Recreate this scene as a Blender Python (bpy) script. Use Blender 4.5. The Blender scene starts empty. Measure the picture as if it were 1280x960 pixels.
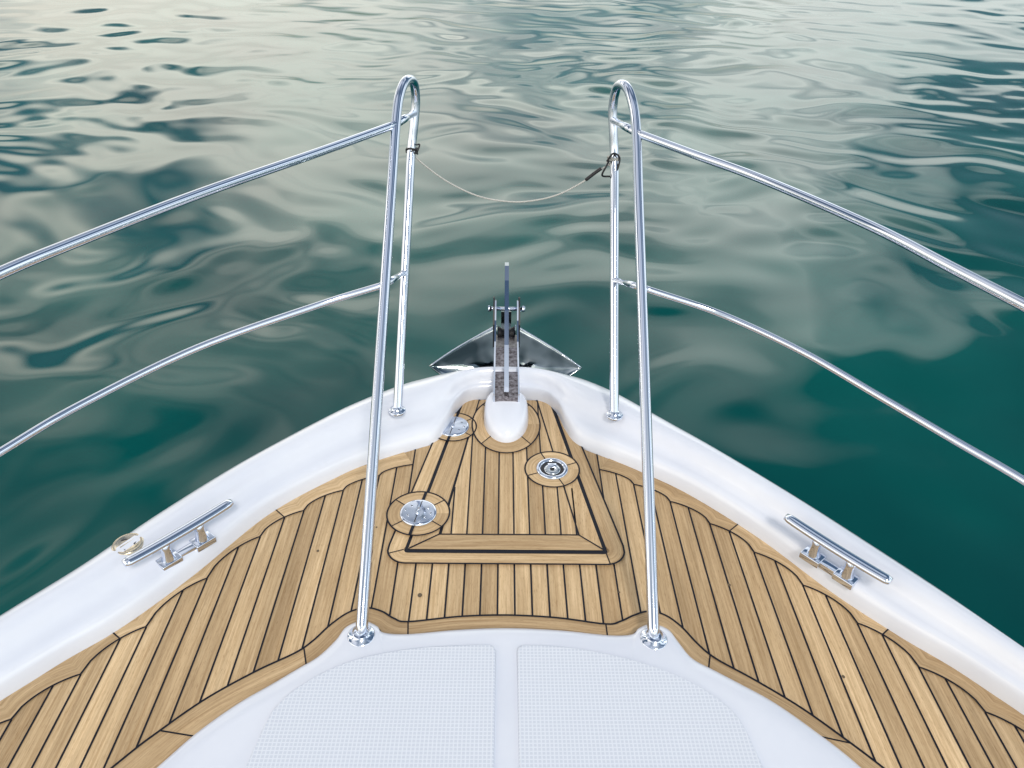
import bpy, bmesh, math, random
import numpy as np
from mathutils import Matrix, Vector
random.seed(7); rng=np.random.default_rng(23)
scene=bpy.context.scene
CX=-0.02

# ------------------------------------------------------------------ helpers
def catmull(P,n=8,dim=None):
    P=[np.array(p,float) for p in P]
    Q=[2*P[0]-P[1]]+P+[2*P[-1]-P[-2]]
    out=[]
    for i in range(1,len(Q)-2):
        p0,p1,p2,p3=Q[i-1],Q[i],Q[i+1],Q[i+2]
        for k in range(n):
            t=k/n
            out.append(0.5*((2*p1)+(-p0+p2)*t+(2*p0-5*p1+4*p2-p3)*t*t+(-p0+3*p1-3*p2+p3)*t**3))
    out.append(P[-1]); return out

def link(o,parent=None):
    scene.collection.objects.link(o)
    if parent: o.parent=parent
    return o
def empty(name,loc=(0,0,0)):
    o=bpy.data.objects.new(name,None); o.empty_display_size=.1; o.location=loc
    return link(o)
class MB:
    def __init__(s): s.v=[];s.f=[];s.uv=[];s.t=[];s.m=[]
    def face(s,pts,uvs=None,tint=.5,mat=0):
        b=len(s.v); s.v+= [tuple(float(c) for c in p) for p in pts]; s.f.append(list(range(b,b+len(pts))))
        s.uv+= list(uvs) if uvs is not None else [(p[0],p[1]) for p in pts]
        s.t+= [tint]*len(pts); s.m.append(mat)
    def build(s,name,mats,parent=None,smooth=False):
        me=bpy.data.meshes.new(name); me.from_pydata(s.v,[],s.f)
        for m in mats: me.materials.append(m)
        me.uv_layers.new(name='grain')
        me.attributes.new('tint','FLOAT','CORNER')
        me.uv_layers['grain'].data.foreach_set('uv',np.array(s.uv,dtype=np.float32).ravel())
        me.attributes['tint'].data.foreach_set('value',np.array(s.t,dtype=np.float32))
        me.polygons.foreach_set('material_index',np.array(s.m,dtype=np.int32))
        me.update()
        o=bpy.data.objects.new(name,me); link(o,parent)
        return o
def offs(P,d):
    P=[np.array(p[:2],float) for p in P]; out=[]
    for i in range(len(P)):
        a=P[max(i-1,0)]; b=P[min(i+1,len(P)-1)]
        t=b-a; L=np.linalg.norm(t); t=t/L if L>1e-9 else np.array([1,0.])
        out.append(P[i]+d*np.array([-t[1],t[0]]))
    return out
def ribbon(mb,P,w,z,mat=1):
    A=offs(P,w/2);B=offs(P,-w/2)
    for i in range(len(P)-1):
        mb.face([(*A[i],z),(*B[i],z),(*B[i+1],z),(*A[i+1],z)],mat=mat)
def board(mb,P,Q,z,seams=(),mat=0,uo=0,lines=True):
    u=uo; tint=random.random()
    for i in range(len(P)-1):
        p0,p1,q0,q1=[np.array(x[:2],float) for x in (P[i],P[i+1],Q[i],Q[i+1])]
        if i in seams: tint=random.random(); u+=3.3
        L=np.linalg.norm((p1+q1)/2-(p0+q0)/2); w0=np.linalg.norm(p0-q0); w1=np.linalg.norm(p1-q1)
        mb.face([(*p0,z),(*q0,z),(*q1,z),(*p1,z)],[(u,0),(u,w0),(u+L,w1),(u+L,0)],tint,mat)
        if i in seams and lines: ribbon(mb,[p0,q0],.0038,z+.0008)
        u+=L
def nmat(name):
    m=bpy.data.materials.new(name); m.use_nodes=True; nt=m.node_tree
    return m,nt,nt.nodes['Principled BSDF']
def N(nt,t,**k):
    n=nt.nodes.new(t)
    for a,b in k.items():
        if a in n.inputs: n.inputs[a].default_value=b
        else: setattr(n,a,b)
    return n
def mesh_obj(name,bm,mat,parent=None,smooth=True):
    me=bpy.data.meshes.new(name); bmesh.ops.recalc_face_normals(bm,faces=bm.faces); bm.to_mesh(me); bm.free(); me.materials.append(mat)
    for p in me.polygons: p.use_smooth=smooth
    o=bpy.data.objects.new(name,me); return link(o,parent)
def tube(name,P,r,mat,parent=None,n=8,seg=20,smooth=True,radii=None,caps=True):
    C=catmull(P,n) if n>1 else [np.array(p,float) for p in P]
    C=[Vector([float(q) for q in c]) for c in C]; bm=bmesh.new(); rings=[]
    up=None
    for i,c in enumerate(C):
        t=(C[min(i+1,len(C)-1)]-C[max(i-1,0)]).normalized()
        if up is None:
            up=Vector((0,0,1)) if abs(t.z)<.9 else Vector((1,0,0))
        s=t.cross(up).normalized(); up=s.cross(t).normalized()
        rr=r if radii is None else radii[min(len(radii)-1,int(i/len(C)*len(radii)))]
        rings.append([bm.verts.new(c+rr*(math.cos(2*math.pi*k/seg)*s+math.sin(2*math.pi*k/seg)*up)) for k in range(seg)])
    for a,b in zip(rings,rings[1:]):
        for k in range(seg): bm.faces.new([a[k],a[(k+1)%seg],b[(k+1)%seg],b[k]])
    if caps:
        bm.faces.new(rings[0]); bm.faces.new(list(reversed(rings[-1])))
    return mesh_obj(name,bm,mat,parent)
def lathe(name,prof,mat,parent,loc,seg=40,sx=1,sy=1,rot=None):
    bm=bmesh.new(); rings=[]
    for r,z in prof:
        rings.append([bm.verts.new((r*sx*math.cos(2*math.pi*k/seg),r*sy*math.sin(2*math.pi*k/seg),z)) for k in range(seg)])
    for a,b in zip(rings,rings[1:]):
        for k in range(seg): bm.faces.new([a[k],a[(k+1)%seg],b[(k+1)%seg],b[k]])
    bm.faces.new(list(reversed(rings[-1])))
    o=mesh_obj(name,bm,mat,parent); o.location=loc
    if rot: o.rotation_euler=rot
    return o
def rbox(name,size,mat,parent,loc,rotz=0,bev=.004,rot=None):
    bm=bmesh.new(); bmesh.ops.create_cube(bm,size=1)
    for v in bm.verts: v.co=Vector((v.co.x*size[0],v.co.y*size[1],v.co.z*size[2]))
    bmesh.ops.bevel(bm,geom=bm.edges[:],offset=bev,segments=3,affect='EDGES',profile=.5)
    o=mesh_obj(name,bm,mat,parent); o.location=loc; o.rotation_euler=rot or (0,0,rotz); return o

# ------------------------------------------------------------------ materials
teak,nt,b=nmat('teak')
uv=N(nt,'ShaderNodeUVMap',uv_map='grain'); at=N(nt,'ShaderNodeAttribute',attribute_name='tint')
off=N(nt,'ShaderNodeCombineXYZ'); mul=N(nt,'ShaderNodeMath',operation='MULTIPLY'); mul.inputs[1].default_value=37
nt.links.new(at.outputs['Fac'],mul.inputs[0]); nt.links.new(mul.outputs[0],off.inputs[2]); nt.links.new(mul.outputs[0],off.inputs[0])
add=N(nt,'ShaderNodeVectorMath',operation='ADD'); nt.links.new(uv.outputs[0],add.inputs[0]); nt.links.new(off.outputs[0],add.inputs[1])
def scaled(s):
    m=N(nt,'ShaderNodeMapping'); m.inputs['Scale'].default_value=s; nt.links.new(add.outputs[0],m.inputs[0]); return m
m1=scaled((5,170,1)); n1=N(nt,'ShaderNodeTexNoise',Scale=1.0,Detail=5.0,Roughness=.65,Distortion=.3); nt.links.new(m1.outputs[0],n1.inputs[0])
m2=scaled((1.6,26,1)); n2=N(nt,'ShaderNodeTexNoise',Scale=1.0,Detail=3.0,Distortion=.8); nt.links.new(m2.outputs[0],n2.inputs[0])
m3=scaled((55,900,1)); n3=N(nt,'ShaderNodeTexNoise',Scale=1.0,Detail=2.0); nt.links.new(m3.outputs[0],n3.inputs[0])
r1=N(nt,'ShaderNodeValToRGB'); r1.color_ramp.elements[0].position=.28; r1.color_ramp.elements[1].position=.68
r1.color_ramp.elements[0].color=(.43,.295,.160,1); r1.color_ramp.elements[1].color=(.70,.54,.35,1)
nt.links.new(n1.outputs[0],r1.inputs[0])
r2=N(nt,'ShaderNodeValToRGB'); r2.color_ramp.elements[0].position=.3; r2.color_ramp.elements[1].position=.7
r2.color_ramp.elements[0].color=(.78,.75,.71,1); r2.color_ramp.elements[1].color=(1.08,1.06,1.03,1)
nt.links.new(n2.outputs[0],r2.inputs[0])
mx=N(nt,'ShaderNodeMix',data_type='RGBA',blend_type='MULTIPLY'); mx.inputs[0].default_value=1
nt.links.new(r1.outputs[0],mx.inputs[6]); nt.links.new(r2.outputs[0],mx.inputs[7])
r3=N(nt,'ShaderNodeValToRGB'); e=r3.color_ramp.elements; e[0].color=(.80,.76,.71,1); e[1].color=(1.16,1.15,1.13,1)
nt.links.new(at.outputs['Fac'],r3.inputs[0])
mx2=N(nt,'ShaderNodeMix',data_type='RGBA',blend_type='MULTIPLY'); mx2.inputs[0].default_value=1
nt.links.new(mx.outputs[2],mx2.inputs[6]); nt.links.new(r3.outputs[0],mx2.inputs[7])
r4=N(nt,'ShaderNodeValToRGB'); e=r4.color_ramp.elements; e[0].position=.30; e[1].position=.42; e[0].color=(.62,.55,.48,1); e[1].color=(1,1,1,1)
nt.links.new(n3.outputs[0],r4.inputs[0])
mx3=N(nt,'ShaderNodeMix',data_type='RGBA',blend_type='MULTIPLY'); mx3.inputs[0].default_value=.8
nt.links.new(mx2.outputs[2],mx3.inputs[6]); nt.links.new(r4.outputs[0],mx3.inputs[7])
nt.links.new(mx3.outputs[2],b.inputs['Base Color']); b.inputs['Roughness'].default_value=.6; b.inputs['Specular IOR Level'].default_value=.3
bp=N(nt,'ShaderNodeBump',Strength=.35,Distance=.001); nt.links.new(n1.outputs[0],bp.inputs['Height']); nt.links.new(bp.outputs[0],b.inputs['Normal'])

caulk,nt,b=nmat('black_caulking'); b.inputs['Base Color'].default_value=(.006,.008,.016,1); b.inputs['Roughness'].default_value=.5; b.inputs['Specular IOR Level'].default_value=.25
gel,nt,b=nmat('white_gelcoat'); b.inputs['Roughness'].default_value=.16; b.inputs['Coat Weight'].default_value=.5; b.inputs['Coat Roughness'].default_value=.05
tc=N(nt,'ShaderNodeTexCoord'); n1=N(nt,'ShaderNodeTexNoise',Scale=3.0,Detail=6.0,Roughness=.6); nt.links.new(tc.outputs['Object'],n1.inputs[0])
r=N(nt,'ShaderNodeValToRGB'); e=r.color_ramp.elements; e[0].position=.3;e[1].position=.65;e[0].color=(.66,.695,.80,1);e[1].color=(.72,.75,.84,1)
nt.links.new(n1.outputs[0],r.inputs[0]); nt.links.new(r.outputs[0],b.inputs['Base Color'])
skid,nt,b=nmat('nonskid_gelcoat'); b.inputs['Roughness'].default_value=.5
tc=N(nt,'ShaderNodeTexCoord'); sp=N(nt,'ShaderNodeSeparateXYZ'); nt.links.new(tc.outputs['Object'],sp.inputs[0])
def wave(sock):
    a=N(nt,'ShaderNodeMath',operation='MULTIPLY'); a.inputs[1].default_value=2*math.pi/.0095; nt.links.new(sock,a.inputs[0])
    s=N(nt,'ShaderNodeMath',operation='SINE'); nt.links.new(a.outputs[0],s.inputs[0]); return s
wx=wave(sp.outputs[0]); wy=wave(sp.outputs[1])
mn=N(nt,'ShaderNodeMath',operation='MAXIMUM'); nt.links.new(wx.outputs[0],mn.inputs[0]); nt.links.new(wy.outputs[0],mn.inputs[1])
mr=N(nt,'ShaderNodeMapRange'); mr.inputs[1].default_value=.1; mr.inputs[2].default_value=.9; nt.links.new(mn.outputs[0],mr.inputs[0])
cr=N(nt,'ShaderNodeMix',data_type='RGBA'); cr.inputs[6].default_value=(.57,.61,.71,1); cr.inputs[7].default_value=(.68,.715,.80,1)
nt.links.new(mr.outputs[0],cr.inputs[0]); nt.links.new(cr.outputs[2],b.inputs['Base Color'])
bp=N(nt,'ShaderNodeBump',Strength=.35,Distance=.001); nt.links.new(mr.outputs[0],bp.inputs['Height']); nt.links.new(bp.outputs[0],b.inputs['Normal'])

steel,nt,b=nmat('polished_stainless_steel'); b.inputs['Metallic'].default_value=1; b.inputs['Base Color'].default_value=(.66,.71,.82,1)
tc=N(nt,'ShaderNodeTexCoord'); n1=N(nt,'ShaderNodeTexNoise',Scale=25.0,Detail=2.0); nt.links.new(tc.outputs['Object'],n1.inputs[0])
mr=N(nt,'ShaderNodeMapRange'); mr.inputs[3].default_value=.05; mr.inputs[4].default_value=.10; nt.links.new(n1.outputs[0],mr.inputs[0]); nt.links.new(mr.outputs[0],b.inputs['Roughness'])
brass,nt,b=nmat('weathered_nickel'); b.inputs['Metallic'].default_value=1; b.inputs['Base Color'].default_value=(.62,.55,.44,1); b.inputs['Roughness'].default_value=.25
mirror,nt,b=nmat('mirror_steel'); b.inputs['Metallic'].default_value=1; b.inputs['Base Color'].default_value=(.60,.63,.66,1); b.inputs['Roughness'].default_value=.05
flm,nt,b=nmat('steel_painted_reflections'); b.inputs['Metallic'].default_value=1; b.inputs['Roughness'].default_value=.04
tc=N(nt,'ShaderNodeTexCoord'); n1=N(nt,'ShaderNodeTexNoise',Scale=7.0,Detail=2.0); nt.links.new(tc.outputs['Object'],n1.inputs[0])
r=N(nt,'ShaderNodeValToRGB'); e=r.color_ramp.elements; e[0].position=.42;e[1].position=.60;e[0].color=(.16,.21,.23,1);e[1].color=(.60,.64,.66,1)  # mottled base colour imitates dark water and hull reflections in the polished flukes
nt.links.new(n1.outputs[0],r.inputs[0]); nt.links.new(r.outputs[0],b.inputs['Base Color'])
bp=N(nt,'ShaderNodeBump',Strength=.5,Distance=.02); nt.links.new(n1.outputs[0],bp.inputs['Height']); nt.links.new(bp.outputs[0],b.inputs['Normal'])
worn,nt,b=nmat('worn_dark_steel'); b.inputs['Metallic'].default_value=.7; b.inputs['Roughness'].default_value=.35
tc=N(nt,'ShaderNodeTexCoord'); n1=N(nt,'ShaderNodeTexNoise',Scale=60.0,Detail=6.0,Roughness=.7); nt.links.new(tc.outputs['Object'],n1.inputs[0])
r=N(nt,'ShaderNodeValToRGB'); e=r.color_ramp.elements; e[0].position=.38;e[1].position=.6;e[0].color=(.06,.045,.05,1);e[1].color=(.32,.30,.33,1)
nt.links.new(n1.outputs[0],r.inputs[0]); nt.links.new(r.outputs[0],b.inputs['Base Color'])
dark,nt,b=nmat('dark_rubber'); b.inputs['Base Color'].default_value=(.015,.016,.02,1); b.inputs['Roughness'].default_value=.5
cord,nt,b=nmat('grey_cord'); b.inputs['Roughness'].default_value=.8
tc=N(nt,'ShaderNodeTexCoord'); w=N(nt,'ShaderNodeTexWave',Scale=120.0,Distortion=1.0); nt.links.new(tc.outputs['Object'],w.inputs[0])
r=N(nt,'ShaderNodeValToRGB'); r.color_ramp.elements[0].color=(.28,.28,.27,1); r.color_ramp.elements[1].color=(.62,.62,.60,1)
nt.links.new(w.outputs[0],r.inputs[0]); nt.links.new(r.outputs[0],b.inputs['Base Color'])

# ------------------------------------------------------------------ yacht hull / gunwale
yacht=empty('motor_yacht')
OI=[((-1.86,-1.2),(-1.72,-1.2)),((-1.82,-.2),(-1.69,-.25)),((-1.74,.55),(-1.60,.47)),((-1.5,1.06),(-1.36,.96)),((-1.317,1.315),(-1.172,1.203)),((-1.191,1.487),(-1.045,1.335)),
((-1.053,1.70),(-.915,1.518)),((-.88,1.926),(-.76,1.775)),((-.67,2.164),(-.575,1.957)),((-.551,2.282),(-.47,2.032)),((-.419,2.388),(-.335,2.105)),
((-.34,2.432),(-.268,2.142)),((-.262,2.462),(-.232,2.215)),((-.19,2.477),(-.20,2.33)),((-.1,2.488),(-.15,2.395)),((-.02,2.491),(-.02,2.41)),
((.063,2.489),(.11,2.395)),((.15,2.477),(.165,2.33)),((.225,2.46),(.195,2.215)),((.30,2.425),(.23,2.135)),((.40,2.34),(.31,2.078)),
((.573,2.148),(.435,1.993)),((.70,2.003),(.58,1.878)),((.888,1.775),(.755,1.685)),((1.053,1.562),(.905,1.475)),((1.181,1.385),(1.035,1.325)),
((1.29,1.215),(1.17,1.185)),((1.46,.96),(1.34,.94)),((1.70,.47),(1.56,.42)),((1.78,-.25),(1.65,-.3)),((1.82,-1.2),(1.68,-1.2))]
O=catmull([o for o,i in OI],10); I=catmull([i for o,i in OI],10)
prof=[(None,-1.35,.45),(None,-.5,.12),(None,-.1,.02)]
top=[(0,.03),(.012,.062),(.05,.086),(.12,.102),(.22,.112),(.34,.116),(.46,.112),(.54,.102),(.61,.085),(.68,.070),(.78,.064),(.86,.061),(.91,.054),(.95,.038),(.98,.018),(1.0,-.004),(1.0,-.02)]
bm=bmesh.new(); rows=[]
ctr=np.array([CX,.4])
for o,i in zip(O,I):
    row=[]
    for _,z,ins in prof:
        p=o+ (ctr-o)/np.linalg.norm(ctr-o)*ins
        row.append(bm.verts.new((p[0],p[1],z)))
    for t,z in top:
        p=o+(i-o)*t; row.append(bm.verts.new((p[0],p[1],z)))
    rows.append(row)
for a,b_ in zip(rows,rows[1:]):
    for k in range(len(a)-1): bm.faces.new([a[k],b_[k],b_[k+1],a[k+1]])
mesh_obj('hull_and_gunwale',bm,gel,yacht)

# ------------------------------------------------------------------ deck curves
border=[(-1.62,-1.2),(-1.50,-.1),(-1.30,.40),(-1.05,.76),(-.894,.972),(-.833,1.045),(-.753,1.128),(-.654,1.205),(-.565,1.262),(-.527,1.300),(-.492,1.350),(-.450,1.392),(-.404,1.408),(-.36,1.396),(-.325,1.373),(-.285,1.362),(-.15,1.380),(-.02,1.386),(.12,1.378),(.25,1.358),(.292,1.368),(.33,1.388),(.372,1.402),(.415,1.390),(.453,1.352),(.487,1.295),(.525,1.250),(.61,1.187),(.701,1.112),(.781,1.03),(.86,.94),(1.02,.74),(1.27,.38),(1.47,-.1),(1.58,-1.2)]
trunk=[(-1.56,-1.2),(-1.42,-.12),(-1.23,.35),(-.98,.71),(-.81,.935),(-.74,1.03),(-.667,1.105),(-.60,1.158),(-.545,1.203),(-.50,1.240),(-.465,1.290),(-.445,1.332),(-.404,1.352),(-.365,1.336),(-.345,1.315),(-.28,1.310),(-.154,1.324),(-.02,1.331),(.12,1.325),(.25,1.310),(.312,1.313),(.335,1.334),(.372,1.348),(.412,1.330),(.432,1.29),(.458,1.24),(.51,1.203),(.565,1.165),(.63,1.118),(.70,1.05),(.79,.945),(.95,.70),(1.20,.33),(1.39,-.12),(1.52,-1.2)]
B=catmull(border,8); T=catmull(trunk,8)
bx=np.array([p[0] for p in B]); by=np.array([p[1] for p in B])
def low_y(x): return float(np.interp(x,bx,by))
lines=[CX-.024+.048*k for k in range(-5,7)]
l=lines[0]
while l>-1.6: l-=.0535; lines.insert(0,l)
l=lines[-1]
while l<1.6: l+=.0535; lines.append(l)
IL=[(-1.72,-1.2),(-1.69,-.25),(-1.60,.47),(-1.36,.96),(-1.172,1.203),(-1.05,1.345),(-.922,1.532),(-.76,1.78),(-.575,1.957),(-.47,2.032),(-.335,2.105),(-.2,2.17),(-.02,2.2),(.16,2.16),(.31,2.078),(.435,1.993),(.58,1.878),(.755,1.69),(.925,1.488),(1.045,1.335),(1.17,1.185),(1.34,.94),(1.56,.42),(1.65,-.3),(1.68,-1.2)]
ILc=catmull(IL,8); ilx=np.array([p[0] for p in ILc]); ily=np.array([p[1] for p in ILc])
def in_y(x): return float(np.interp(x,ilx,ily))
def mar_y(x): return in_y(x)-.075-.03*min(1,abs(x-CX)/1.0)
cl=[i for i,x in enumerate(lines) if x<-.30][::-1]; crr=[i for i,x in enumerate(lines) if x>.27]
def scal_pts(idx):
    pts=[]
    ks=idx[::2]
    for a,b_ in zip(ks,ks[1:]):
        xa,xb=lines[a],lines[b_]; ya,yb=mar_y(xa),mar_y(xb)
        for k in range(14):
            t=k/14
            s=1-math.sqrt(max(0,1-t**2))
            s=.36*t+.64*s
            pts.append((xa+(xb-xa)*t, ya+(yb-ya)*s))
    return pts
SL=scal_pts(cl); SR=scal_pts(crr)
sl_x=np.array([p[0] for p in SL][::-1]); sl_y=np.array([p[1] for p in SL][::-1])
sr_x=np.array([p[0] for p in SR]); sr_y=np.array([p[1] for p in SR])
def scal_y(x):
    if x<sl_x[-1] : return float(np.interp(x,sl_x,sl_y))
    if x>sr_x[0]: return float(np.interp(x,sr_x,sr_y))
    return in_y(x)
deck=MB()
Z0=0.0
for i in range(len(I)-1):
    a,b2=I[i],I[i+1]; m=np.array([CX,-1.2])
    if np.linalg.norm(a-b2)>1e-6: deck.face([(*m,-.006),(*b2,-.006),(*a,-.006)],mat=1)
for a,b_ in zip(lines,lines[1:]):
    if a<-1.62 or b_>1.58: continue
    tint=random.random(); n=4
    yo=random.random()*5
    for k in range(n):
        x0=a+(b_-a)*k/n; x1=a+(b_-a)*(k+1)/n
        l0,l1=low_y(x0)-.02,low_y(x1)-.02; h0,h1=in_y(x0),in_y(x1)
        if min(h0,h1)<=max(l0,l1): continue
        deck.face([(x0,l0,Z0),(x1,l1,Z0),(x1,h1,Z0),(x0,h0,Z0)],[(l0+yo,x0),(l1+yo,x1),(h1+yo,x1),(h0+yo,x0)],tint)
for x in lines[1:-1]:
    y0,y1=low_y(x),scal_y(x)
    if y1>y0: ribbon(deck,[(x,y0-.01),(x,(y0+y1)/2),(x,y1)],.0050,.001)
for S,side in ((SL,-1),(SR,1)):
    P=[];Q=[]
    for (x,y) in S:
        e_=.03; t=np.array([2*e_,mar_y(x+e_)-mar_y(x-e_)]); t/=np.linalg.norm(t); n_=np.array([-t[1],t[0]])
        P.append((x,y)); Q.append((x+n_[0]*.105,y+n_[1]*.105))
    seams=[i for i in range(len(S)) if i in (14*3+7,14*6+7,14*10+7,14*14)]
    board(deck,P,Q,.0018,seams)
    ribbon(deck,S,.0052,.0032)
nb=len(B); seams=[min(range(nb),key=lambda i:abs(B[i][0]-x)) for x in (-1.25,-.835,-.545,-.285,.25,.515,.79,1.2)]
board(deck,[b_ for b_ in B],[t for t in T],.0022,seams)
ribbon(deck,B,.0056,.0036); ribbon(deck,T,.011,.0036)
for px,py,pr in ((-.262,1.455,.0065),(-.58,1.62,.004),(.62,1.50,.0045),(.30,1.47,.003),(-.42,1.72,.003),(.84,1.2,.004)):
    deck.face([(px+pr*math.cos(a),py+pr*math.sin(a)*1.2,.0014) for a in np.linspace(0,2*math.pi,13)[:-1]],mat=2)
spot,nt,b=nmat('bronze_plug'); b.inputs['Base Color'].default_value=(.12,.085,.05,1); b.inputs['Roughness'].default_value=.5
deck_o=deck.build('teak_planking',[teak,caulk,spot],yacht)

# ------------------------------------------------------------------ hatch (anchor locker)
hatch=empty('anchor_locker_hatch')
H=MB()
def rq(c,r,n=8):
    out=[];m=len(c)
    for i in range(m):
        p=np.array(c[i],float);a=np.array(c[i-1],float)-p;b2=np.array(c[(i+1)%m],float)-p
        a/=np.linalg.norm(a);b2/=np.linalg.norm(b2);rr=r[i]
        if rr<=0: out.append(p);continue
        p0=p+a*rr;p1=p+b2*rr
        for k in range(n+1):
            t=k/n; out.append((1-t)**2*p0+2*t*(1-t)*p+t*t*p1)
    return out
def lerp(a,b,n): return [np.array(a)+(np.array(b)-np.array(a))*k/n for k in range(n+1)]
zf=.0048
def arc(c,r,a0,a1,n=8): return [np.array((c[0]+r*math.cos(math.radians(a0+(a1-a0)*k/n)),c[1]+r*math.sin(math.radians(a0+(a1-a0)*k/n)))) for k in range(n+1)]
RC=.058
co_l=(-.315,1.628); co_r=(.276,1.628)
left_o=lerp((-.231,2.40),(-.370,1.645),6)+arc(co_l,RC,190,270)+lerp((-.30,1.570),(.262,1.570),6)+arc(co_r,RC,-90,-10+0)+lerp((.333,1.645),(.197,2.40),6)
left_i=lerp((-.187,2.40),(-.3165,1.645),6)+arc(co_l,.012,190,270)+lerp((-.30,1.614),(.262,1.614),6)+arc(co_r,.012,-90,-10)+lerp((.279,1.645),(.153,2.40),6)
board(H,left_o,left_i,zf,seams=(8,24))
ribbon(H,left_o,.0055,zf+.0012)
zl=.0068
lid=rq([(-.309,1.625),(.270,1.625),(.143,2.40),(-.178,2.40)],[.012,.012,0,0])
gap=rq([(-.325,1.611),(.2845,1.611),(.157,2.40),(-.191,2.40)],[.014,.014,0,0])
H.face([(*p,zf+.0009) for p in gap],mat=1)
H.face([(*p,zl-.0008) for p in lid],mat=1)
def B4(p0,p1,q1,q0,z,n=6): board(H,lerp(p0,p1,n),lerp(q0,q1,n),z,())
B4((-.309,1.625),(.270,1.625),(.203,1.686),(-.222,1.686),zl)
B4((-.312,1.627),(-.178,2.40),(-.124,2.40),(-.226,1.683),zl)
H.face([(.203,1.686,zl),(.270,1.627,zl),(.143,2.40,zl),(.098,2.40,zl)],[(1.652,.24),(1.627,.27),(2.4,.143+.05),(2.4,.098)],.6)
ribbon(H,[(-.225,1.686),(0,1.687),(.205,1.687)],.0050,zl+.0012)
ribbon(H,[(-.309,1.628),(-.224,1.686)],.0046,zl+.0014); ribbon(H,[(-.224,1.684),(-.122,2.40)],.0050,zl+.0014)
ribbon(H,[(.270,1.628),(.203,1.686)],.0046,zl+.0014); ribbon(H,[(.203,1.684),(.098,2.40)],.0050,zl+.0014)
for a,b_ in zip(lines,lines[1:]):
    lo=1.688
    xs=[max(a,-.217),min(b_,.201)]
    if xs[1]<=xs[0]: continue
    def hi(x):
        if x<-.120: return 1.688+( x+.217)/(.097)*.712
        if x>.098: return 1.688+(.201-x)/(.103)*.712
        return 2.40
    t=random.random(); n=5
    yo=random.random()*4
    for k in range(n):
        x0=xs[0]+(xs[1]-xs[0])*k/n;x1=xs[0]+(xs[1]-xs[0])*(k+1)/n
        H.face([(x0,lo,zl),(x1,lo,zl),(x1,hi(x1),zl),(x0,hi(x0),zl)],[(lo+yo,x0),(lo+yo,x1),(hi(x1)+yo,x1),(hi(x0)+yo,x0)],t)
    if -.2<a<.2: ribbon(H,[(a,lo),(a,1.9),(a,hi(a))],.0048,zl+.001)
def ring(c,r0,r1,z,segs,ax=1.0,a0=0,a1=360):
    n=48; cir=lambda r,s=1:[(c[0]+r*math.cos(math.radians(a0+(a1-a0)*k/n)),c[1]+r*s*math.sin(math.radians(a0+(a1-a0)*k/n))) for k in range(n+1)]
    board(H,cir(r1,ax),cir(r0,ax),z,segs)
    ribbon(H,cir(r1,ax),.0052,z+.0014)
HG=[(-.296,1.776),(-.212,2.225)]; LT=(.136,1.994)
ring(HG[0],.03,.098,zl+.0022,(5,19,29,43)); ring(HG[1],.03,.084,zl+.0022,(5,19,29,43)); ring(LT,.03,.092,zl+.0022,(3,15,27,39))
DC=(CX,2.245)
ring(DC,.06,.124,zl+.0030,(6,18,30,42),1.36)
for c,r in ((HG[0],.098),(HG[1],.084)):
    d=np.array([.134,.775]);d/=np.linalg.norm(d); c=np.array(c)
    ribbon(H,[c-d*r,c,c+d*r],.010,zl+.0046)
H.build('hatch_teak',[teak,caulk],hatch)
def screw(parent,loc,r=.0045):
    lathe('screw',[(r,0),(r*.9,.0008),(r*.4,.0010)],steel,parent,loc,seg=12)
    rbox('screw_slot',(r*1.5,r*.45,.0004),dark,parent,(loc[0],loc[1],loc[2]+.0011),rotz=random.random()*3,bev=.00005)
for c in HG:
    zz=zl+.0042
    lathe('hinge_plate',[(.0585,-.002),(.0575,.002),(.0545,.0042),(.05,.0048)],steel,hatch,(c[0],c[1],zz))
    d=Vector((.134,.775,0)).normalized(); ang=math.atan2(d.y,d.x)
    rbox('hinge_knuckle_gap',(.100,.0028,.001),dark,hatch,(c[0],c[1],zz+.0049),rotz=ang,bev=.0002)
    for s in (-1,1):
        for q in (-1,1):
            o=Vector((-d.y,d.x,0))*s*.027+d*q*.022
            screw(hatch,(c[0]+o.x,c[1]+o.y,zz+.0048))
        o=Vector((-d.y,d.x,0))*s*.040
        screw(hatch,(c[0]+o.x,c[1]+o.y,zz+.0048))
    tube('hinge_pin',[(c[0]-d.x*.014,c[1]-d.y*.014,zz+.005),(c[0]+d.x*.014,c[1]+d.y*.014,zz+.005)],.005,steel,hatch,n=1,seg=12)
zz=zl+.0036
lathe('latch_bezel',[(.0545,-.001),(.0540,.003),(.050,.0055),(.044,.0058),(.040,.0035),(.0385,-.001)],steel,hatch,(LT[0],LT[1],zz))
lathe('latch_recess',[(.0395,.0006),(.02,.0006)],dark,hatch,(LT[0],LT[1],zz))
lathe('latch_cup',[(.028,.001),(.027,.004),(.02,.005),(.008,.0035)],mirror,hatch,(LT[0],LT[1]-.004,zz))
rbox('latch_lift_tab',(.030,.022,.004),steel,hatch,(LT[0],LT[1]+.010,zz+.006),bev=.0018)
rbox('latch_slot',(.014,.010,.002),dark,hatch,(LT[0],LT[1]-.006,zz+.0055),bev=.0005)

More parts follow.
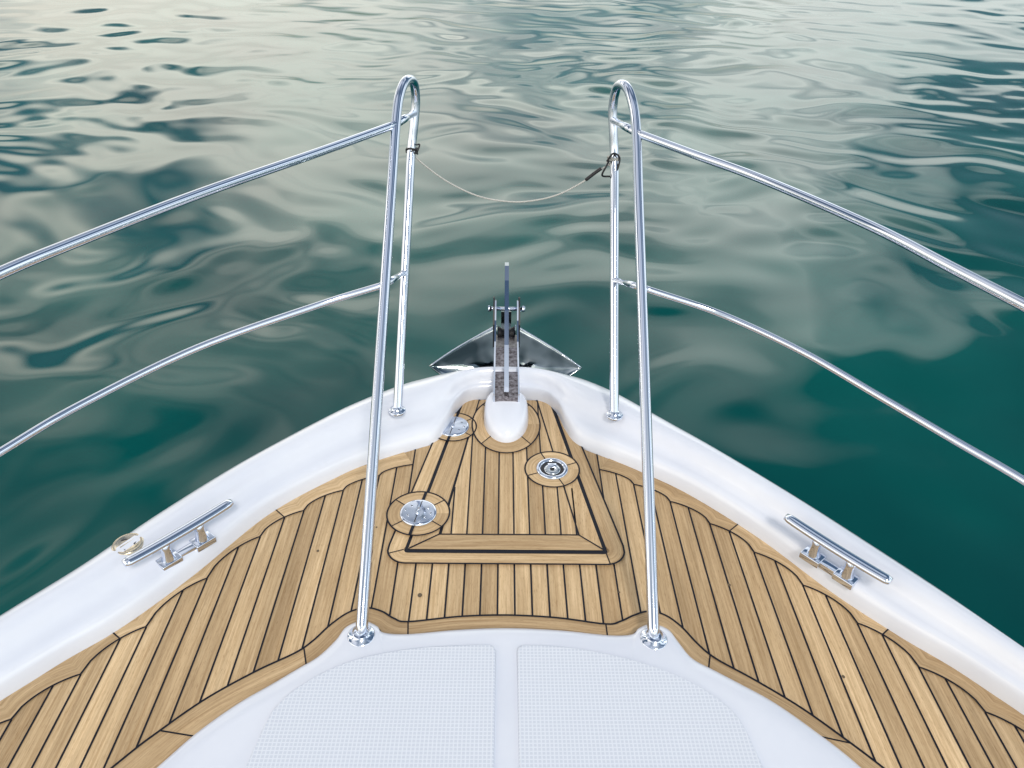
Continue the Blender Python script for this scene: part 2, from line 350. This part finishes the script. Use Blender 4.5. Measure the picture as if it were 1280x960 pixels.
# ------------------------------------------------------------------ chain cover (low white shield-shaped moulding)
bm=bmesh.new(); seg=56; rings=[]
for f,z in ((1.0,-.004),(1.0,.012),(.985,.026),(.95,.040),(.88,.052),(.76,.060),(.55,.0655),(.3,.068),(.05,.0685)):
    ring_=[]
    for k in range(seg):
        a=2*math.pi*k/seg; cx_,sy_=math.cos(a),math.sin(a)
        p=.62 if sy_>0 else 1.0
        x=.082*math.copysign(abs(cx_)**p,cx_); y=(.105*math.copysign(abs(sy_)**.62,sy_)) if sy_>0 else .130*sy_
        x*= (1-.06*max(0,-sy_))
        ring_.append(bm.verts.new((x*f,y*f,z+ .022*(y*f)/.105)))
    rings.append(ring_)
for a,b_ in zip(rings,rings[1:]):
    for k in range(seg): bm.faces.new([a[k],a[(k+1)%seg],b_[(k+1)%seg],b_[k]])
bm.faces.new(rings[-1])
o=mesh_obj('chain_cover',bm,gel,yacht); o.location=(CX,2.262,.014)

# ------------------------------------------------------------------ coachroof + nonskid
bm=bmesh.new(); c=np.array([CX,.1]); rows=[]
fac=[(1.0,.0),(.999,.018),(.993,.029),(.982,.0345),(.965,.0365),(.95,.0385),(.6,.043),(.0,.046)]
for f,z in fac:
    rows.append([bm.verts.new((c[0]+(p[0]-c[0])*f,c[1]+(p[1]-c[1])*f,z)) for p in T])
for a,b_ in zip(rows,rows[1:]):
    for k in range(len(a)-1): bm.faces.new([a[k],a[k+1],b_[k+1],b_[k]])
bmesh.ops.remove_doubles(bm,verts=bm.verts,dist=1e-5)
mesh_obj('coachroof',bm,gel,yacht)
def panel(name,pts):
    bm=bmesh.new(); P=[Vector((float(p[0]),float(p[1]))) for p in pts]
    cc=sum(P,Vector((0,0)))/len(P)
    rings=[]
    for f,z in ((1.0,.040),(.996,.0462),(.988,.0472)):
        rings.append([bm.verts.new((cc.x+(p.x-cc.x)*f,cc.y+(p.y-cc.y)*f,z)) for p in P])
    m=len(P)
    for a,b_ in zip(rings,rings[1:]):
        for k in range(m): bm.faces.new([a[k],a[(k+1)%m],b_[(k+1)%m],b_[k]])
    bm.faces.new(rings[-1])
    mesh_obj(name,bm,skid,yacht,smooth=False)
edge=catmull([(-.09,1.257),(-.21,1.250),(-.30,1.237),(-.389,1.214),(-.46,1.180),(-.515,1.140),(-.555,1.095),(-.577,1.04),(-.60,.90)],5)
pl=[np.array(p) for p in ((-.66,-.9),(-.047,-.9),(-.047,1.24),(-.05,1.251),(-.06,1.257))]+edge
panel('nonskid_pad_port',pl)
panel('nonskid_pad_starboard',[(2*CX-x,y-.02*min(1,max(0,(-.15-x)/.25))) for x,y in pl][::-1])

# ------------------------------------------------------------------ filler cap
cap=empty('deck_filler_cap',(0,0,0))
cz=.1125
lathe('cap_rim',[(.042,-.006),(.0415,.001),(.038,.0026),(.034,.0028),(.032,.0018),(.0315,.0012),(.01,.0012)],brass,cap,(-1.078,1.535,cz))
rbox('cap_key_bar',(.044,.006,.002),brass,cap,(-1.078,1.535,cz+.002),rotz=.9,bev=.0008)
for a in (0.3,2.4,4.5): rbox('cap_mark',(.016,.004,.0008),dark,cap,(-1.078+.020*math.cos(a),1.535+.020*math.sin(a),cz+.0016),rotz=a+1.2,bev=.0001)

# ------------------------------------------------------------------ cleats
def cleat(e0,e1,zb=.064):
    root=empty('mooring_cleat')
    e0=Vector((*e0,.132));e1=Vector((*e1,.132)); d=(e1-e0).normalized(); m=(e0+e1)/2; ang=math.atan2(d.y,d.x); L=(e1-e0).length
    bm=bmesh.new(); seg=22; rings=[]; s=Vector((-d.y,d.x,0))
    n=24
    for i in range(n+1):
        t=-1+2*i/n; c=m+d*(t*L/2)
        w=.0175*(1-.10*abs(t)**4); h=.011
        end=1.0 if abs(t)<1 else .8
        zc=.134+.004*t*t
        rings.append([bm.verts.new((c.x+s.x*w*end*math.copysign(abs(math.cos(a))**.8,math.cos(a)),c.y+s.y*w*end*math.copysign(abs(math.cos(a))**.8,math.cos(a)),zc+h*end*math.sin(a))) for a in [2*math.pi*k/seg for k in range(seg)]])
    for a,b_ in zip(rings,rings[1:]):
        for k in range(seg): bm.faces.new([a[k],a[(k+1)%seg],b_[(k+1)%seg],b_[k]])
    bm.faces.new(rings[0]);bm.faces.new(rings[-1][::-1])
    mesh_obj('horn_bar',bm,steel,root)
    for q in (-1,1):
        p=m+d*q*.052
        lathe('leg',[(.021,-.01),(.019,.004),(.0145,.016),(.0135,.040),(.0145,.066)],steel,root,(p.x,p.y,zb+.004),seg=28)
        rbox('foot_plate',(.060,.046,.022),steel,root,(p.x,p.y,zb-.004),rotz=ang,bev=.003)
    rbox('base_plate',(.12,.026,.020),steel,root,(m.x,m.y,zb-.006),rotz=ang,bev=.0015)
cleat((-1.042,1.437),(-.829,1.683)); cleat((1.002,1.393),(.796,1.638))

# ------------------------------------------------------------------ rails
def flange(parent,loc,r=.034,tilt=(0,0,0)):
    lathe('flange',[(r,-.003),(r,.002),(r*.93,.0045),(r*.62,.006),(r*.56,.012),(r*.5,.013)],steel,parent,loc,seg=32,rot=tilt)
def rail(pts):
    root=empty('bow_railing')
    tube('pulpit_loop',pts['loop'],.0160,steel,root,n=10,seg=24)
    tube('top_rail',pts['top'],.0132,steel,root,n=10)
    tube('mid_rail',pts['mid'],.0102,steel,root,n=10)
    for k,(p,q,r) in enumerate(pts['lk']): tube('cross_link',[p,q],r,steel,root,n=1)
    flange(root,pts['fa'],.036); flange(root,pts['ff'],.030)
    for k,(p,q) in enumerate(pts['st']): tube('stanchion',[p,q],.0125,steel,root,n=1)
    flange(root,pts['st'][0][0])
    return root
def lin(a,b,n): return [tuple(np.array(a)+(np.array(b)-np.array(a))*k/n) for k in range(n)]
LA=(-.397,1.290,.036); RA=(.364,1.285,.036)
L_loop=lin(LA,(-.390,2.55,1.010),6)+[(-.390,2.55,1.010),(-.383,2.632,1.072),(-.368,2.700,1.098),(-.352,2.762,1.080),(-.349,2.784,1.018),(-.358,2.768,.935)]+lin((-.370,2.735,.842),(-.403,2.183,.10),5)+[(-.403,2.183,.10)]
R_loop=lin(RA,(.393,2.55,.997),6)+[(.393,2.55,.997),(.382,2.632,1.066),(.366,2.700,1.094),(.349,2.762,1.075),(.343,2.784,1.005),(.350,2.768,.925)]+lin((.359,2.735,.828),(.359,2.169,.10),5)+[(.359,2.169,.10)]
def onl(a,b,z):
    a=np.array(a);b=np.array(b);return tuple(a+(b-a)*(z-a[2])/(b[2]-a[2]))
mL=onl(LA,(-.390,2.55,1.010),.650); mR=onl(RA,(.393,2.55,.997),.648)
rail(dict(loop=L_loop,top=[(-.392,2.53,1.0),(-.59,2.28,.985),(-.834,1.95,.975),(-1.009,1.65,.972),(-1.10,1.45,.975),(-1.23,1.1,.975),(-1.40,.4,.98),(-1.5,-.8,.98)],
 mid=[mL,(-.584,2.02,.612),(-.885,1.83,.575),(-1.116,1.60,.540),(-1.225,1.42,.53),(-1.38,1.1,.53),(-1.56,.4,.53),(-1.65,-.8,.53)],
 lk=[((-.355,2.777,.975),(-.392,2.53,1.0),.0132),((-.387,2.48,.50),mL,.0102)],
 fa=LA,ff=(-.403,2.183,.110),st=[((-1.67,.35,.1),(-1.41,.35,.98))]))
rail(dict(loop=R_loop,top=[(.395,2.53,.985),(.55,2.37,.968),(.714,2.2,.952),(.915,1.88,.940),(1.012,1.62,.940),(1.075,1.42,.945),(1.20,1.05,.95),(1.36,.4,.95),(1.46,-.8,.95)],
 mid=[mR,(.624,2.05,.582),(.829,1.9,.545),(.988,1.7,.523),(1.108,1.52,.515),(1.215,1.36,.508),(1.36,1.05,.51),(1.52,.4,.51),(1.6,-.8,.51)],
 lk=[((.346,2.777,.96),(.395,2.53,.985),.0132),((.359,2.46,.49),mR,.0102)],
 fa=RA,ff=(.359,2.169,.110),st=[((1.63,.3,.1),(1.38,.3,.95))]))

# ------------------------------------------------------------------ safety cord
rope=empty('safety_cord')
cp=[(-.372,2.74,.852),(-.335,2.742,.808),(-.242,2.745,.737),(-.125,2.745,.683),(-.006,2.745,.665),(.09,2.745,.674),(.170,2.745,.698),(.245,2.745,.740),(.283,2.745,.769),(.352,2.74,.820)]
tube('cord',cp,.0032,cord,rope,n=8,seg=8)
def wrap(c,rad,turns,h,r,mat):
    P=[]
    for k in range(int(turns*14)+1):
        a=2*math.pi*k/14; P.append((c[0]+rad*math.cos(a),c[1]+rad*math.sin(a),c[2]+h*(k/(turns*14)-.5)+.004*math.sin(a*2.3)))
    tube('lashing',P,r,mat,rope,n=2,seg=8)
wrap((-.368,2.745,.850),.0195,3,.024,.0032,dark)
wrap((.356,2.742,.825),.0205,4,.034,.0040,cord)
tube('snap_hook',[(.262,2.745,.752),(.29,2.743,.777),(.315,2.742,.797)],.0062,dark,rope,n=4,seg=10)
tube('loose_loop',[(.34,2.73,.83),(.325,2.70,.815),(.315,2.705,.785),(.335,2.72,.775),(.36,2.70,.79),(.375,2.72,.84),(.35,2.715,.86),(.33,2.72,.83)],.0035,dark,rope,n=6,seg=8)
tube('loose_tail',[(-.35,2.73,.845),(-.343,2.72,.86),(-.338,2.735,.875),(-.350,2.742,.872)],.0028,dark,rope,n=6,seg=8)

# ------------------------------------------------------------------ anchor + roller
anc=empty('anchor')
def plate(name,outline,x0,x1,mat,parent):
    bm=bmesh.new(); A=[bm.verts.new((x0,y,z)) for y,z in outline]; Bv=[bm.verts.new((x1,y,z)) for y,z in outline]
    n=len(outline); bm.faces.new(A); bm.faces.new(Bv[::-1])
    for k in range(n): bm.faces.new([A[k],Bv[k],Bv[(k+1)%n],A[(k+1)%n]])
    return mesh_obj(name,bm,mat,parent,smooth=False)
roller=empty('bow_roller')
cheek=[(2.28,.06),(2.28,.118),(2.45,.128),(2.62,.135),(2.72,.175),(2.76,.215),(2.80,.222),(2.84,.205),(2.87,.14),(2.86,.05),(2.78,.0),(2.50,.03)]
plate('cheek_plate',cheek,-.068,-.062,steel,roller); plate('cheek_plate',cheek,.022,.028,steel,roller)
plate('channel_floor',[(2.28,.100),(2.62,.108),(2.80,.06),(2.80,.04),(2.62,.083),(2.28,.073)],-.062,.022,worn,roller)
for x0,x1 in ((-.075,-.0685),(.0285,.035)):
    plate('guard_block',[(2.70,.06),(2.70,.165),(2.745,.222),(2.80,.235),(2.85,.215),(2.875,.12),(2.85,.05)],x0,x1,dark,roller)
tube('roller_pin',[(-.088,2.80,.185),(.048,2.80,.185)],.008,steel,roller,n=1,seg=16)
for x in (-.090,.050): lathe('pin_head',[(.014,-.006),(.0145,.0),(.012,.006)],steel,roller,(x-.0,2.80,.185),seg=6,rot=(0,math.pi/2,0))
lathe('roller_wheel',[(.03,-.036),(.034,-.034),(.022,-.012),(.020,0),(.022,.012),(.034,.034),(.03,.036)],dark,roller,(CX,2.80,.065),rot=(0,math.pi/2,0),seg=28)
shank=[(2.30,.112),(2.30,.138),(2.55,.162),(2.75,.205),(2.90,.265),(2.985,.292),(3.04,.282),(3.10,.21),(3.13,.08),(3.10,-.10),(3.02,-.16),(3.00,-.10),(3.04,.06),(3.00,.16),(2.90,.165),(2.75,.125),(2.55,.112)]
plate('shank',shank,CX-.0085,CX+.0085,steel,anc)
def fluke(s):
    bm=bmesh.new(); nu,nv=16,12
    top_a=Vector((.04,2.95,.02)); tip=Vector((.338,2.875,-.150)); bot=Vector((.02,2.80,-.26))
    G=[]
    for i in range(nu+1):
        u=i/nu; a=top_a.lerp(tip,u); b2=bot.lerp(tip,u)
        a=a+Vector((0,.01,.004))*math.sin(math.pi*u); b2=b2+Vector((0,-.03,-.02))*math.sin(math.pi*u)
        row=[]
        for j in range(nv+1):
            v=j/nv; p=a.lerp(b2,v); p+=Vector((0,.055,-.035))*math.sin(math.pi*v)*max(0,1-u)**.7; row.append(bm.verts.new((CX+s*p.x,p.y,p.z)))
        G.append(row)
    for i in range(nu):
        for j in range(nv): bm.faces.new([G[i][j],G[i+1][j],G[i+1][j+1],G[i][j+1]])
    bmesh.ops.remove_doubles(bm,verts=bm.verts,dist=1e-5)
    o=mesh_obj('fluke',bm,flm,anc); m=o.modifiers.new('s','SOLIDIFY'); m.thickness=.007; m.offset=0
    tube('fluke_rim',[(CX+s*.04,2.952,.020),(CX+s*.137,2.935,-.034),(CX+s*.240,2.91,-.091),(CX+s*.338,2.875,-.150)],.004,steel,anc,n=5,seg=10)
fluke(-1);fluke(1)
plate('crown',[(2.93,.10),(2.99,.08),(3.02,-.10),(2.90,-.24),(2.84,-.24),(2.90,-.05)],CX-.022,CX+.022,flm,anc)

# ------------------------------------------------------------------ water
WZ=-1.3
nA,nR=700,740
ang=np.radians(np.linspace(-10,190,nA)); rad=np.concatenate([1.0*np.exp(np.linspace(0,math.log(70/1.0),nR)),[90,140,250,500,1000,2500,6000]])
A_,R_=np.meshgrid(ang,rad); X=R_*np.cos(A_); Y=.8+R_*np.sin(A_)
Wx=X+.40*np.sin(Y*.55+1)+.25*np.sin(X*.9+Y*.4)+.15*np.sin(1.9*Y-.8*X+2)+.05*np.sin(4.1*Y+2.2*X); Wy=Y+.40*np.sin(X*.5+2)+.25*np.sin(Y*.8-X*.6+.7)+.15*np.sin(2.1*X+.5*Y)+.05*np.sin(4.6*X-1.7*Y)
Zw=np.zeros_like(X)
for k in range(76):
    lam=math.exp(rng.uniform(math.log(.42),math.log(3.6))); th=math.radians(rng.normal(88,44)); kk=2*math.pi/lam
    slope=.0136*(1.0 if lam<2 else .75)*(.62 if lam<.75 else 1)
    att=np.clip(1-(R_/ (lam*60))**2,0,1)
    Zw+=slope/kk*np.sin(kk*(Wx*math.cos(th)+Wy*math.sin(th))+rng.uniform(0,6.28))*att
# patches of calmer and livelier water, calmer in the lee of the hull
patch=.80+.30*np.sin(.33*X+.21*Y+.8)*np.sin(.27*Y-.18*X+2.1)+.12*np.sin(.9*X-.5*Y)
lee=.68+.32*np.clip((R_-2.5)/5.0,0,1)
fade=np.clip((75-R_)/20,0,1); Zw=Zw*fade*patch*lee+WZ
V=np.stack([X.ravel(),Y.ravel(),Zw.ravel()],1); nr=len(rad)
idx=np.arange(nr*nA).reshape(nr,nA)
F=np.stack([idx[:-1,:-1].ravel(),idx[1:,:-1].ravel(),idx[1:,1:].ravel(),idx[:-1,1:].ravel()],1)
ex=np.array([[0,.8,WZ]]+[[6000*math.cos(math.radians(a)),.8+6000*math.sin(math.radians(a)),WZ] for a in np.linspace(190,350,17)])
base=len(V); V=np.vstack([V,ex])
faces=F.tolist()+[[base,base+1+i,base+2+i] for i in range(16)]
me=bpy.data.meshes.new('water'); me.from_pydata(V.tolist(),[],faces)
me.polygons.foreach_set('use_smooth',np.ones(len(me.polygons),dtype=bool)); me.update()
water,nt,b=nmat('sea_water'); b.inputs['Roughness'].default_value=.02; b.inputs['IOR'].default_value=1.34
tc=N(nt,'ShaderNodeTexCoord'); n1=N(nt,'ShaderNodeTexNoise',Scale=.5,Detail=3.0); nt.links.new(tc.outputs['Object'],n1.inputs[0])
r=N(nt,'ShaderNodeValToRGB'); e=r.color_ramp.elements; e[0].position=.3;e[1].position=.7;e[0].color=(.0,.046,.047,1);e[1].color=(.0,.086,.078,1)
nt.links.new(n1.outputs[0],r.inputs[0]); nt.links.new(r.outputs[0],b.inputs['Base Color'])
me.materials.append(water); link(bpy.data.objects.new('water',me))

# ------------------------------------------------------------------ world
w=bpy.data.worlds.new('World'); scene.world=w; w.use_nodes=True; nt=w.node_tree; bg=nt.nodes['Background']
sunel,sunrot=48,165
sky=N(nt,'ShaderNodeTexSky'); sky.sky_type='NISHITA'; sky.sun_disc=False; sky.sun_elevation=math.radians(sunel); sky.sun_rotation=math.radians(sunrot); sky.dust_density=2
tc=N(nt,'ShaderNodeTexCoord'); mp=N(nt,'ShaderNodeMapping'); mp.inputs['Scale'].default_value=(1,1,2.0); nt.links.new(tc.outputs['Generated'],mp.inputs[0])
n1=N(nt,'ShaderNodeTexNoise',Scale=2.4,Detail=2.5,Roughness=.45,Distortion=.3); nt.links.new(mp.outputs[0],n1.inputs[0])
sp=N(nt,'ShaderNodeSeparateXYZ'); nt.links.new(tc.outputs['Generated'],sp.inputs[0])
el=N(nt,'ShaderNodeMapRange'); el.inputs[1].default_value=.0; el.inputs[2].default_value=.7; el.inputs[3].default_value=.09; el.inputs[4].default_value=-.02; nt.links.new(sp.outputs[2],el.inputs[0])
ad=N(nt,'ShaderNodeMath',operation='ADD'); nt.links.new(n1.outputs[0],ad.inputs[0]); nt.links.new(el.outputs[0],ad.inputs[1])
r=N(nt,'ShaderNodeValToRGB'); e=r.color_ramp.elements; e[0].position=.42;e[1].position=.58; e[0].color=(0,0,0,1); e[1].color=(1,1,1,1)
nt.links.new(ad.outputs[0],r.inputs[0])
cb=N(nt,'ShaderNodeValToRGB'); E=cb.color_ramp.elements
def C(v): return (v[0]/26,v[1]/26,v[2]/26,1)
E[0].position=0; E[0].color=C((9.4,9.5,9.0)); E[1].position=1; E[1].color=C((6.6,7.2,8.6))
for p_,v_ in ((.12,(12.5,12.5,11.9)),(.30,(24,23.8,22.6)),(.44,(19,18.9,18.4)),(.60,(9,9.4,10.0))):
    q=E.new(p_); q.color=C(v_)
nt.links.new(sp.outputs[2],cb.inputs[0])
sc=N(nt,'ShaderNodeVectorMath',operation='SCALE'); sc.inputs[3].default_value=26; nt.links.new(cb.outputs[0],sc.inputs[0])
wr=N(nt,'ShaderNodeValToRGB'); E=wr.color_ramp.elements; E[0].position=.15;E[0].color=(1.10,1.03,.93,1);E[1].position=.85;E[1].color=(.86,.93,.97,1)
mxx=N(nt,'ShaderNodeMapRange'); mxx.inputs[1].default_value=-1; mxx.inputs[2].default_value=1; nt.links.new(sp.outputs[0],mxx.inputs[0]); nt.links.new(mxx.outputs[0],wr.inputs[0])
mu=N(nt,'ShaderNodeVectorMath',operation='MULTIPLY'); nt.links.new(sc.outputs[0],mu.inputs[0]); nt.links.new(wr.outputs[0],mu.inputs[1])
sk=N(nt,'ShaderNodeVectorMath',operation='MULTIPLY'); sk.inputs[1].default_value=(.80,.88,.80); nt.links.new(sky.outputs[0],sk.inputs[0])
mx=N(nt,'ShaderNodeMix',data_type='RGBA'); nt.links.new(r.outputs[0],mx.inputs[0]); nt.links.new(sk.outputs[0],mx.inputs[6]); nt.links.new(mu.outputs[0],mx.inputs[7])
nt.links.new(mx.outputs[2],bg.inputs[0]); bg.inputs[1].default_value=.11
sd=bpy.data.lights.new('sun','SUN'); sd.energy=1.5; sd.angle=math.radians(12); sd.color=(1,.93,.84); so=bpy.data.objects.new('sun',sd); link(so)
az=math.radians(sunrot); dirv=Vector((math.sin(az)*math.cos(math.radians(sunel)),math.cos(az)*math.cos(math.radians(sunel)),math.sin(math.radians(sunel))))
so.rotation_euler=dirv.to_track_quat('Z','Y').to_euler()

# ------------------------------------------------------------------ camera
cam=bpy.data.cameras.new('camera'); cam.lens=27; cam.sensor_width=36; cam.clip_end=20000; cam.clip_start=.05
co=bpy.data.objects.new('camera',cam); link(co)
R=(Matrix.Rotation(math.radians(-1.06),3,'Z')@Matrix.Rotation(math.radians(90-34),3,'X')@Matrix.Rotation(math.radians(1.2),3,'Z'))
co.matrix_world=Matrix.Translation((-.043,0,1.7))@R.to_4x4(); scene.camera=co
scene.view_settings.view_transform='Standard'; scene.view_settings.look='None'; scene.view_settings.exposure=0
